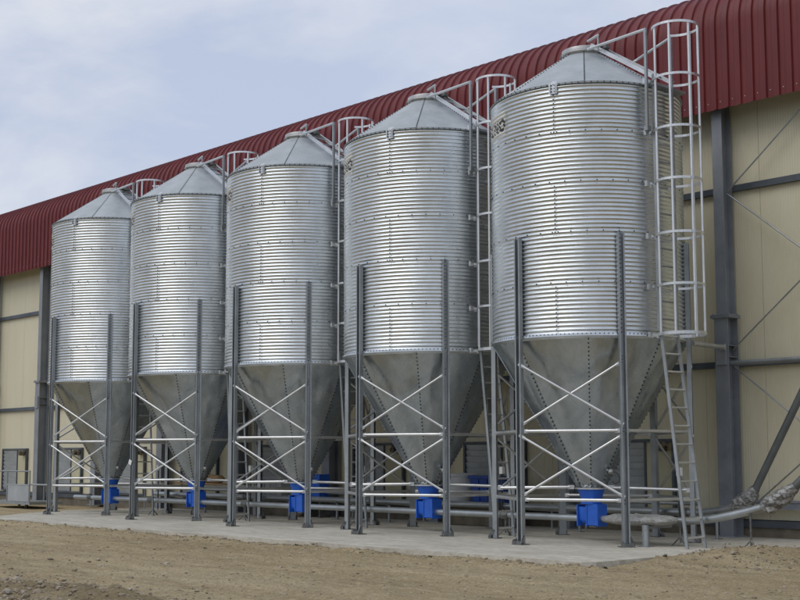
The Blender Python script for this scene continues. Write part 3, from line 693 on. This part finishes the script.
for k in range(4):
    t = (k + 0.7) / 4.5; a = Vector((0.36, -0.27, 8.21)).lerp(Vector((1.66, -0.34, 7.37)), t); b = Vector((0.36, 0.145, 8.21)).lerp(Vector((1.66, 0.18, 7.37)), t)
    mb = MB(); mb.tube([a, b], 0.015, 8); mb.build('roof_step', M['galv_leg'], silo)
mb = MB(); mb.bb(1.58, 1.74, -0.42, 0.42, 7.22, 7.26); mb.build('ladder_landing', M['galv_leg'], silo)
# small fittings
pc, ac = legpos[2]
mb = MB(); mb.box((1.50 * math.cos(ac), 1.50 * math.sin(ac) - 0.11, 1.13), (0.075, 0.07, 0.13)); jb = mb.build('junction_box', M['white'], silo)
q0 = Vector((1.50 * math.cos(ac), 1.50 * math.sin(ac) - 0.11, 1.06)); mb = MB(); mb.tube([q0, q0 + Vector((0, 0, -0.2)), q0 + Vector((-0.03, 0.02, -0.45)), q0 + Vector((0, 0, -0.95))], 0.016, 8); mb.build('conduit', M['cable'], jb)
az = R_(-8); ps = Vector((0.46 * math.cos(az), 0.46 * math.sin(az), 1.13))
mb = MB(); V = []; mb.tube([ps - Vector((0.10, 0, -0.03)), ps], 0.02, 8); mb.tube([ps + Vector((0, 0, -0.045)), ps + Vector((0, 0, -0.03)), ps, ps + Vector((0, 0, 0.03)), ps + Vector((0, 0, 0.045))], [0.012, 0.04, 0.052, 0.04, 0.012], 14)
ls = mb.build('level_sensor', M['cap'], silo)
mb = MB(); mb.tube([ps + Vector((0.05, 0, 0)) + Vector((0.10 * math.sin(t) , 0.02 * t, -0.10 + 0.10 * math.cos(t))) for t in [i * 0.45 for i in range(10)]], 0.007, 6); mb.build('sensor_cable', M['cable'], ls)

labels = ['largest, nearest galvanised silo, at the right end of the row by the wrapped pipe',
          'second galvanised silo from the right, between the nearest silo and the middle one',
          'middle galvanised silo of the five, third from either end of the row',
          'fourth galvanised silo from the right, with a white paper tag on its front leg',
          'farthest galvanised silo, leftmost of the row, smallest in view next to the bare cream wall']
silos = [silo] + [copy_tree(silo) for _ in range(4)]
for k, s_ in enumerate(silos):
    s_.location = (-k * SP, 0, 0); s_['label'] = labels[k]
mb = MB(); p = lp_(0, 1.27, 0.07); mb.box(p, (0.11, 0.01, 0.10), Matrix.Rotation(R_(20), 4, 'Y')); mb.build('paper_tag', M['white'], silos[3])

# ------------------------------------------------------------------ feed pipes
fp_ = empty('feed_pipe', (-7, 0, 0), 'front galvanised feed pipe through the blue boots under all five silos', 'pipe')
def fpart(mb, name, mat, root, parent=None):
    me = mb.mesh(name, mat); me.transform(Matrix.Translation(-root.location)); return link(name, me, parent or root)
pr = 0.058
for k in range(5):       # one length between each pair of boots
    x1 = -k * SP - 0.21; x0 = -(k + 1) * SP + 0.22 if k < 4 else -k * SP - 1.75
    mb = MB(); mb.tube([(x0 - 0.02, 0, 0.36), (x1 + 0.02, 0, 0.36)], pr, 20); pp = fpart(mb, 'pipe_length', M['galv_pipe'], fp_)
    xm = (x0 + x1) / 2
    mb = MB(); mb.tube([(xm - 0.09, 0, 0.36), (xm + 0.09, 0, 0.36)], pr + 0.010, 20); mb.bb(xm - 0.05, xm - 0.03, -0.02, 0.02, 0.43, 0.455); mb.bb(xm + 0.03, xm + 0.05, -0.02, 0.02, 0.43, 0.455); fpart(mb, 'coupling', M['hardware'], fp_, pp)
def smooth_path(pts, n=10):
    P = [Vector(p) for p in pts]; P = [2 * P[0] - P[1]] + P + [2 * P[-1] - P[-2]]; o = []
    for i in range(1, len(P) - 2):
        for k in range(n):
            t = k / n; a, b, c, d = P[i - 1:i + 3]
            o.append(0.5 * ((2 * b) + (c - a) * t + (2 * a - 5 * b + 4 * c - d) * t * t + (3 * b - a - 3 * c + d) * t ** 3))
    o.append(P[-2]); return o
def lump(seed, amp=0.28):
    def f(i, k, p): return 1 + amp * fbm(p.x * 9 + seed, p.y * 11, p.z * 13, 4) * 1.6 + 0.10 * math.sin(i * 1.9 + 1.2 * math.sin(k * 0.9)) * (1 if i % 3 else -1) * 0.5
    return f
mb = MB(); mb.tube(smooth_path([(0.21, 0, 0.36), (1.5, 0, 0.365), (2.17, 0, 0.415), (2.7, 0, 0.51), (3.2, 0, 0.635)], 8), pr + 0.004, 20); fpart(mb, 'pipe_length', M['galv_pipe'], fp_)
mb = MB(); V = []; na, nl_ = 56, 12          # crumpled sheet laid over the pipe and its post
for i in range(nl_ + 1):
    ph = -math.pi / 2 + math.pi * i / nl_
    for k in range(na):
        a = 2 * math.pi * k / na; cph = abs(math.cos(ph)) ** 0.6
        x, y, z = 0.70 * cph * math.cos(a), 0.42 * cph * math.sin(a), 0.080 * (1 if math.sin(ph) > 0 else -1) * abs(math.sin(ph)) ** 0.8
        q = fbm(x * 7 + 3, y * 7, z * 9 + 1, 4); x *= 1 + 0.16 * q; y *= 1 + 0.16 * q; z *= 1 + 0.7 * fbm(x * 11, y * 11, 5, 3)
        V.append((1.16 + x, -0.28 + y - 0.1 * x, 0.385 + z))
mb.add(V, [(i * na + k, i * na + (k + 1) % na, (i + 1) * na + (k + 1) % na, (i + 1) * na + k) for i in range(nl_) for k in range(na)], True)
fpart(mb, 'crumpled_cover', M['sheet'], fp_)
mb = MB(); mb.tube(smooth_path([(3.15, 0, 0.625), (3.32, 0, 0.68), (3.5, 0, 0.79), (3.7, 0, 0.94)], 9), [0.07 + 0.055 * min(1, i / 6, (27 - i) / 8) for i in range(28)], 22, fn=lump(5.0, 0.34)); fpart(mb, 'elbow_wrap', M['foil'], fp_)
mb = MB(); mb.tube([(3.64, 0, 0.885), (6.6, 0, 3.6)], pr + 0.006, 20); fpart(mb, 'rising_pipe', M['darktube'], fp_)
for (x, y, zt, r) in ((1.52, -0.62, 0.33, 0.055),):
    mb = MB(); mb.tube([(x, y, 0.012), (x, y, zt)], r, 18); mb.bb(x - 0.09, x + 0.09, y - 0.09, y + 0.09, 0.0, 0.012); mb.bb(x - 0.03, x + 0.03, y + 0.02, 0.03, zt - 0.06, zt - 0.02); fpart(mb, 'support_post', M['galv_leg'], fp_)
for (x, y) in ((1.80, -0.12), (2.95, 0.0), (-1.9, 0.0), (-5.9, 0.0), (-9.6, 0.0), (-13.3, 0)):
    zt = 0.30 if x < 2 else 0.52; mb = MB(); mb.tube([(x, y, 0.05), (x, y, zt)], 0.016, 8)
    for dx, dy in ((-0.13, -0.05), (0.13, -0.05), (0, 0.13)): mb.tube([(x, y, 0.14), (x + dx, y + dy, 0.0)], 0.012, 6)
    mb.bb(x - 0.05, x + 0.05, y - 0.05, y + 0.05, zt, zt + 0.01); fpart(mb, 'pipe_stand', M['hardware'], fp_)

bp_ = empty('feed_pipe', (-7, 1.84, 0), 'rear galvanised feed pipe on short stands along the cream wall', 'pipe')
YB = 1.84
for k in range(4):
    x0, x1 = -16.2 + k * 4.2, -16.2 + (k + 1) * 4.2
    mb = MB(); mb.tube([(x0, YB, 0.43), (x1, YB, 0.43)], 0.062, 18); pp = fpart(mb, 'pipe_length', M['galv_pipe'], bp_)
    mb = MB(); mb.tube([(x1 - 0.10, YB, 0.43), (x1 + 0.02, YB, 0.43)], 0.075, 18); fpart(mb, 'coupling', M['hardware'], bp_, pp)
mb = MB(); mb.tube(smooth_path([(0.58, YB, 0.43), (0.85, YB, 0.435), (1.2, YB, 0.48), (1.6, YB, 0.55)], 8), 0.06, 18); fpart(mb, 'pipe_length', M['galv_pipe'], bp_)
mb = MB(); mb.tube(smooth_path([(1.48, YB, 0.53), (1.64, YB, 0.58), (1.80, YB, 0.69), (1.93, YB, 0.86)], 9), [0.07 + 0.065 * min(1, i / 6, (27 - i) / 8) for i in range(28)], 22, fn=lump(9.0, 0.34)); fpart(mb, 'elbow_wrap', M['foil'], bp_)
mb = MB(); mb.tube([(1.88, YB, 0.76), (4.2, YB, 4.8)], 0.062, 20); fpart(mb, 'rising_pipe', M['darktube'], bp_)
for x in [-15.5 + 1.72 * i for i in range(10)] + [0.75, 1.18]:
    zt = 0.36 if x < 1 else 0.41; mb = MB(); mb.tube([(x, YB, 0.008), (x, YB, zt)], 0.028, 10); mb.bb(x - 0.07, x + 0.07, YB - 0.07, YB + 0.07, 0, 0.008); mb.bb(x - 0.03, x + 0.03, YB - 0.07, YB + 0.07, zt, zt + 0.008); fpart(mb, 'pipe_stand', M['galv_leg'], bp_)
bp2 = empty('conduit_pipe', (-7, 2.1, 0), 'thin grey pipe running low along the foot of the cream wall', 'pipe')
mb = MB(); mb.tube([(-24, 2.2, 0.56), (0.6, 2.2, 0.56)], 0.03, 12); fpart(mb, 'pipe_length', M['galv_pipe'], bp2)
for i in range(9):
    x = -23 + i * 2.9; mb = MB(); mb.tube([(x, 2.2, 0.0), (x, 2.2, 0.53)], 0.018, 8); fpart(mb, 'pipe_stand', M['galv_leg'], bp2)
# tie from the nearest silo's leg to the building column
mb = MB(); a, b = Vector((1.50, 0.80, 3.20)), Vector((1.05, 2.39, 3.26)); mb.tube([a, b], 0.04, 14); mb.bar(b + Vector((0, -0.02, -0.05)), b + Vector((0, -0.02, 0.05)), 0.1, 0.015, (1, 0, 0))
o = mb.build('tie_bar', M['galv_tube']); tag(o, 'short grey tube tying the nearest silo to the dark building column', 'tie bar')

# ------------------------------------------------------------------ bins, blocks and bits behind the silos
def tapered(mb, x0, x1, y0, y1, z0, z1, t=0.06, th=0.03, ribs=0):
    out_ = [(x0 + t, y0 + t, z0), (x1 - t, y0 + t, z0), (x1 - t, y1 - t, z0), (x0 + t, y1 - t, z0), (x0, y0, z1), (x1, y0, z1), (x1, y1, z1), (x0, y1, z1)]
    inn = [(x0 + th, y0 + th, z1), (x1 - th, y0 + th, z1), (x1 - th, y1 - th, z1), (x0 + th, y1 - th, z1), (x0 + t + th, y0 + t + th, z0 + th), (x1 - t - th, y0 + t + th, z0 + th), (x1 - t - th, y1 - t - th, z0 + th), (x0 + t + th, y1 - t - th, z0 + th)]
    mb.add(out_ + inn, [(3, 2, 1, 0), (0, 1, 5, 4), (1, 2, 6, 5), (2, 3, 7, 6), (3, 0, 4, 7)] + [(4, 5, 9, 8), (5, 6, 10, 9), (6, 7, 11, 10), (7, 4, 8, 11)] + [(8, 9, 13, 12), (9, 10, 14, 13), (10, 11, 15, 14), (11, 8, 12, 15), (12, 13, 14, 15)])
def rimmed(name, x0, x1, y0, y1, z0, z1, mat, label, cat, t=0.05):
    root = empty(name, ((x0 + x1) / 2, (y0 + y1) / 2, z0), label, cat)
    mb = MB(); tapered(mb, x0, x1, y0, y1, z0, z1, t); fpart(mb, 'body', mat, root)
    mb = MB(); e = 0.025
    mb.bb(x0 - e, x1 + e, y0 - e, y0 - 0.002, z1 - 0.05, z1 + 0.003); mb.bb(x0 - e, x1 + e, y1 + 0.002, y1 + e, z1 - 0.05, z1 + 0.003); mb.bb(x0 - e, x0 - 0.002, y0, y1, z1 - 0.05, z1 + 0.003); mb.bb(x1 + 0.002, x1 + e, y0, y1, z1 - 0.05, z1 + 0.003)
    fpart(mb, 'rim', mat, root)
    for k in range(1, 4):
        xx = x0 + (x1 - x0) * k / 4; mb = MB(); mb.bar((xx, y0 + t - 0.012, z0 + 0.03), (xx, y0 - 0.004, z1 - 0.07), 0.03, 0.016, (1, 0, 0)); fpart(mb, 'rib', mat, root)
    return root
def block(x0, x1, y0, y1, z1, label):
    b = 0.02; mb = MB()
    bm = bmesh.new(); bmesh.ops.create_cube(bm, size=1)
    for v_ in bm.verts: v_.co = Vector((v_.co.x * (x1 - x0), v_.co.y * (y1 - y0), v_.co.z * z1))
    bmesh.ops.bevel(bm, geom=bm.edges[:], offset=b, segments=2, affect='EDGES'); me = bpy.data.meshes.new('concrete_block'); bm.to_mesh(me); bm.free(); me.materials.append(M['block'])
    o = link('concrete_block', me, None, ((x0 + x1) / 2, (y0 + y1) / 2, z1 / 2)); tag(o, label, 'block'); return o
block(-5.45, -3.60, 1.97, 2.36, 0.40, 'brown stained concrete block carrying the white bin and the dark blue bin')
tub = empty('round_tub', (-5.02, 2.17, 0.40), 'pale grey round tub left of the wide dark blue bin, behind the second silo', 'tub')
mb = MB(); mb.lathe([(0.0, 0.0), (0.24, 0.0), (0.27, 0.04), (0.30, 0.58), (0.285, 0.60), (0.275, 0.57), (0.25, 0.06), (0.0, 0.05)], 36); link('body', mb.mesh('body', M['whitebin']), tub)
for z in (0.20, 0.40): mb = MB(); mb.lathe([(0.272 + z * 0.04, z), (0.292 + z * 0.04, z + 0.012), (0.294 + z * 0.04, z + 0.028), (0.276 + z * 0.04, z + 0.04)], 36); link('hoop', mb.mesh('hoop', M['whitebin']), tub)
mb = MB(); mb.lathe([(0.295, 0.58), (0.318, 0.585), (0.318, 0.625), (0.29, 0.64), (0.0, 0.655)], 36); link('lid', mb.mesh('lid', M['whitebin']), tub)
rimmed('plastic_bin', -4.66, -3.72, 1.98, 2.34, 0.40, 1.0, M['blueplastic'], 'wide dark blue plastic bin by the wall, seen between the two nearest silos', 'bin')
block(-12.1, -10.1, 1.97, 2.36, 0.34, 'brown concrete block under the tilted silvery bin behind the middle silo')
rimmed('plastic_bin', -11.75, -10.85, 1.98, 2.34, 0.34, 0.92, M['whitebin'], 'pale grey bin on a low block behind the middle silo', 'bin')
dc = empty('drive_unit', (-9.62, 2.15, 0), 'blue motor drive box with a red button behind the middle silo', 'motor')
mb = MB(); mb.bb(-9.86, -9.44, 2.0, 2.3, 0.42, 0.99); fpart(mb, 'housing', M['blue'], dc)
mb = MB(); mb.bb(-9.9, -9.4, 1.98, 2.32, 0.40, 0.42); mb.bb(-9.88, -9.84, 2.0, 2.3, 0, 0.40); mb.bb(-9.46, -9.42, 2.0, 2.3, 0, 0.40); fpart(mb, 'base_frame', M['hardware'], dc)
mb = MB(); mb.tube([(-10.3, 2.15, 0.55), (-9.86, 2.15, 0.55)], 0.11, 18); mb.tube([(-10.34, 2.15, 0.55), (-10.3, 2.15, 0.55)], 0.09, 18); fpart(mb, 'motor', M['blueplastic'], dc)
mb = MB(); mb.tube([(-9.62, 1.985, 0.82), (-9.62, 2.0, 0.82)], 0.03, 12); fpart(mb, 'button', M['red'], dc)
# plank and paper sack at the back of the fourth silo, carried by the ring tie level
s4 = -3 * SP
pl = empty('timber_plank', (s4 - 1.2, 0.96, 0.729), 'weathered timber plank lying across the ring ties behind the fourth silo', 'plank')
mb = MB(); mb.bb(s4 - 2.8, s4 + 0.35, 0.87, 1.06, 0.729, 0.768); fpart(mb, 'board', M['wood'], pl)
sk = empty('paper_sack', (s4 - 0.75, 0.96, 0.768), 'brown paper sack resting on the plank behind the fourth silo', 'sack')
mb = MB(); mb.tube(smooth_path([(s4 - 1.22, 0.96, 0.862), (s4 - 1.0, 0.96, 0.872), (s4 - 0.55, 0.96, 0.865), (s4 - 0.28, 0.97, 0.860)], 7), [0.05 + 0.05 * min(1, i / 3, (21 - i) / 3) for i in range(22)], 16, fn=lump(3.0, 0.12)); fpart(mb, 'body', M['paper'], sk)
mb = MB(); mb.tube([(s4 - 1.05, 0.96, 0.87), (s4 - 1.02, 0.96, 0.87)], 0.104, 14); fpart(mb, 'tie', M['cable'], sk)

# low steel platform trailer at the far left
tr = empty('platform_cart', (-21.4, 0.65, 0), 'low grey steel platform cart with a side panel and handrail, far left', 'cart')
mb = MB(); mb.bb(-23.4, -20.5, 0.45, 1.5, 0.05, 0.13); fpart(mb, 'deck', M['galv_leg'], tr)
mb = MB(); mb.bb(-21.85, -20.55, 0.44, 0.462, 0.14, 0.60); mb.bb(-21.88, -20.52, 0.43, 0.47, 0.60, 0.63); fpart(mb, 'side_panel', M['galv_roof'], tr)
for x in (-21.95, -20.55, -23.3):
    mb = MB(); mb.tube([(x, 0.47, 0.13), (x, 0.47, 1.02)], 0.022, 8); fpart(mb, 'post', M['galv_leg'], tr)
mb = MB(); mb.tube([(-23.3, 0.47, 1.0), (-20.55, 0.47, 1.0)], 0.02, 8); fpart(mb, 'handrail', M['galv_leg'], tr)
for x in (-22.9, -21.0):
    for y in (0.62, 1.35):
        mb = MB(); mb.tube([(x, y - 0.03, 0.0), (x, y + 0.03, 0.0)], 0.055, 14); fpart(mb, 'wheel', M['cable'], tr)

# weeds by the slab edge
def weed(x, y, s_, label):
    mb = MB(); z = ground_z(x, y)[0]
    for k in range(26):
        a = random.random() * 6.28; l_ = s_ * random.uniform(0.5, 1.1); b0_ = Vector((x + random.gauss(0, s_ * 0.25), y + random.gauss(0, s_ * 0.2), z - 0.01)); t_ = b0_ + Vector((math.cos(a) * l_ * 0.7, math.sin(a) * l_ * 0.7, l_ * random.uniform(0.5, 1.0)))
        sd_ = Vector((-math.sin(a), math.cos(a), 0)) * s_ * 0.12; md = b0_.lerp(t_, 0.55) + Vector((0, 0, l_ * 0.15))
        mb.add([b0_ - sd_ * 0.4, b0_ + sd_ * 0.4, md + sd_, md - sd_, t_], [(0, 1, 2, 3), (3, 2, 4)])
    o = mb.build('weed', M['weed']); tag(o, label, 'weed', 'small weeds along the slab edge')
weed(3.02, -3.55, 0.055, 'small green weed at the near corner of the concrete slab')
weed(0.05, -3.78, 0.05, 'tiny green weed against the slab edge below the nearest silo')
weed(-3.0, -3.80, 0.05, 'tiny green weed against the slab edge below the second silo')
weed(2.98, -2.2, 0.05, 'low dark weed among clods on the right side of the slab corner')
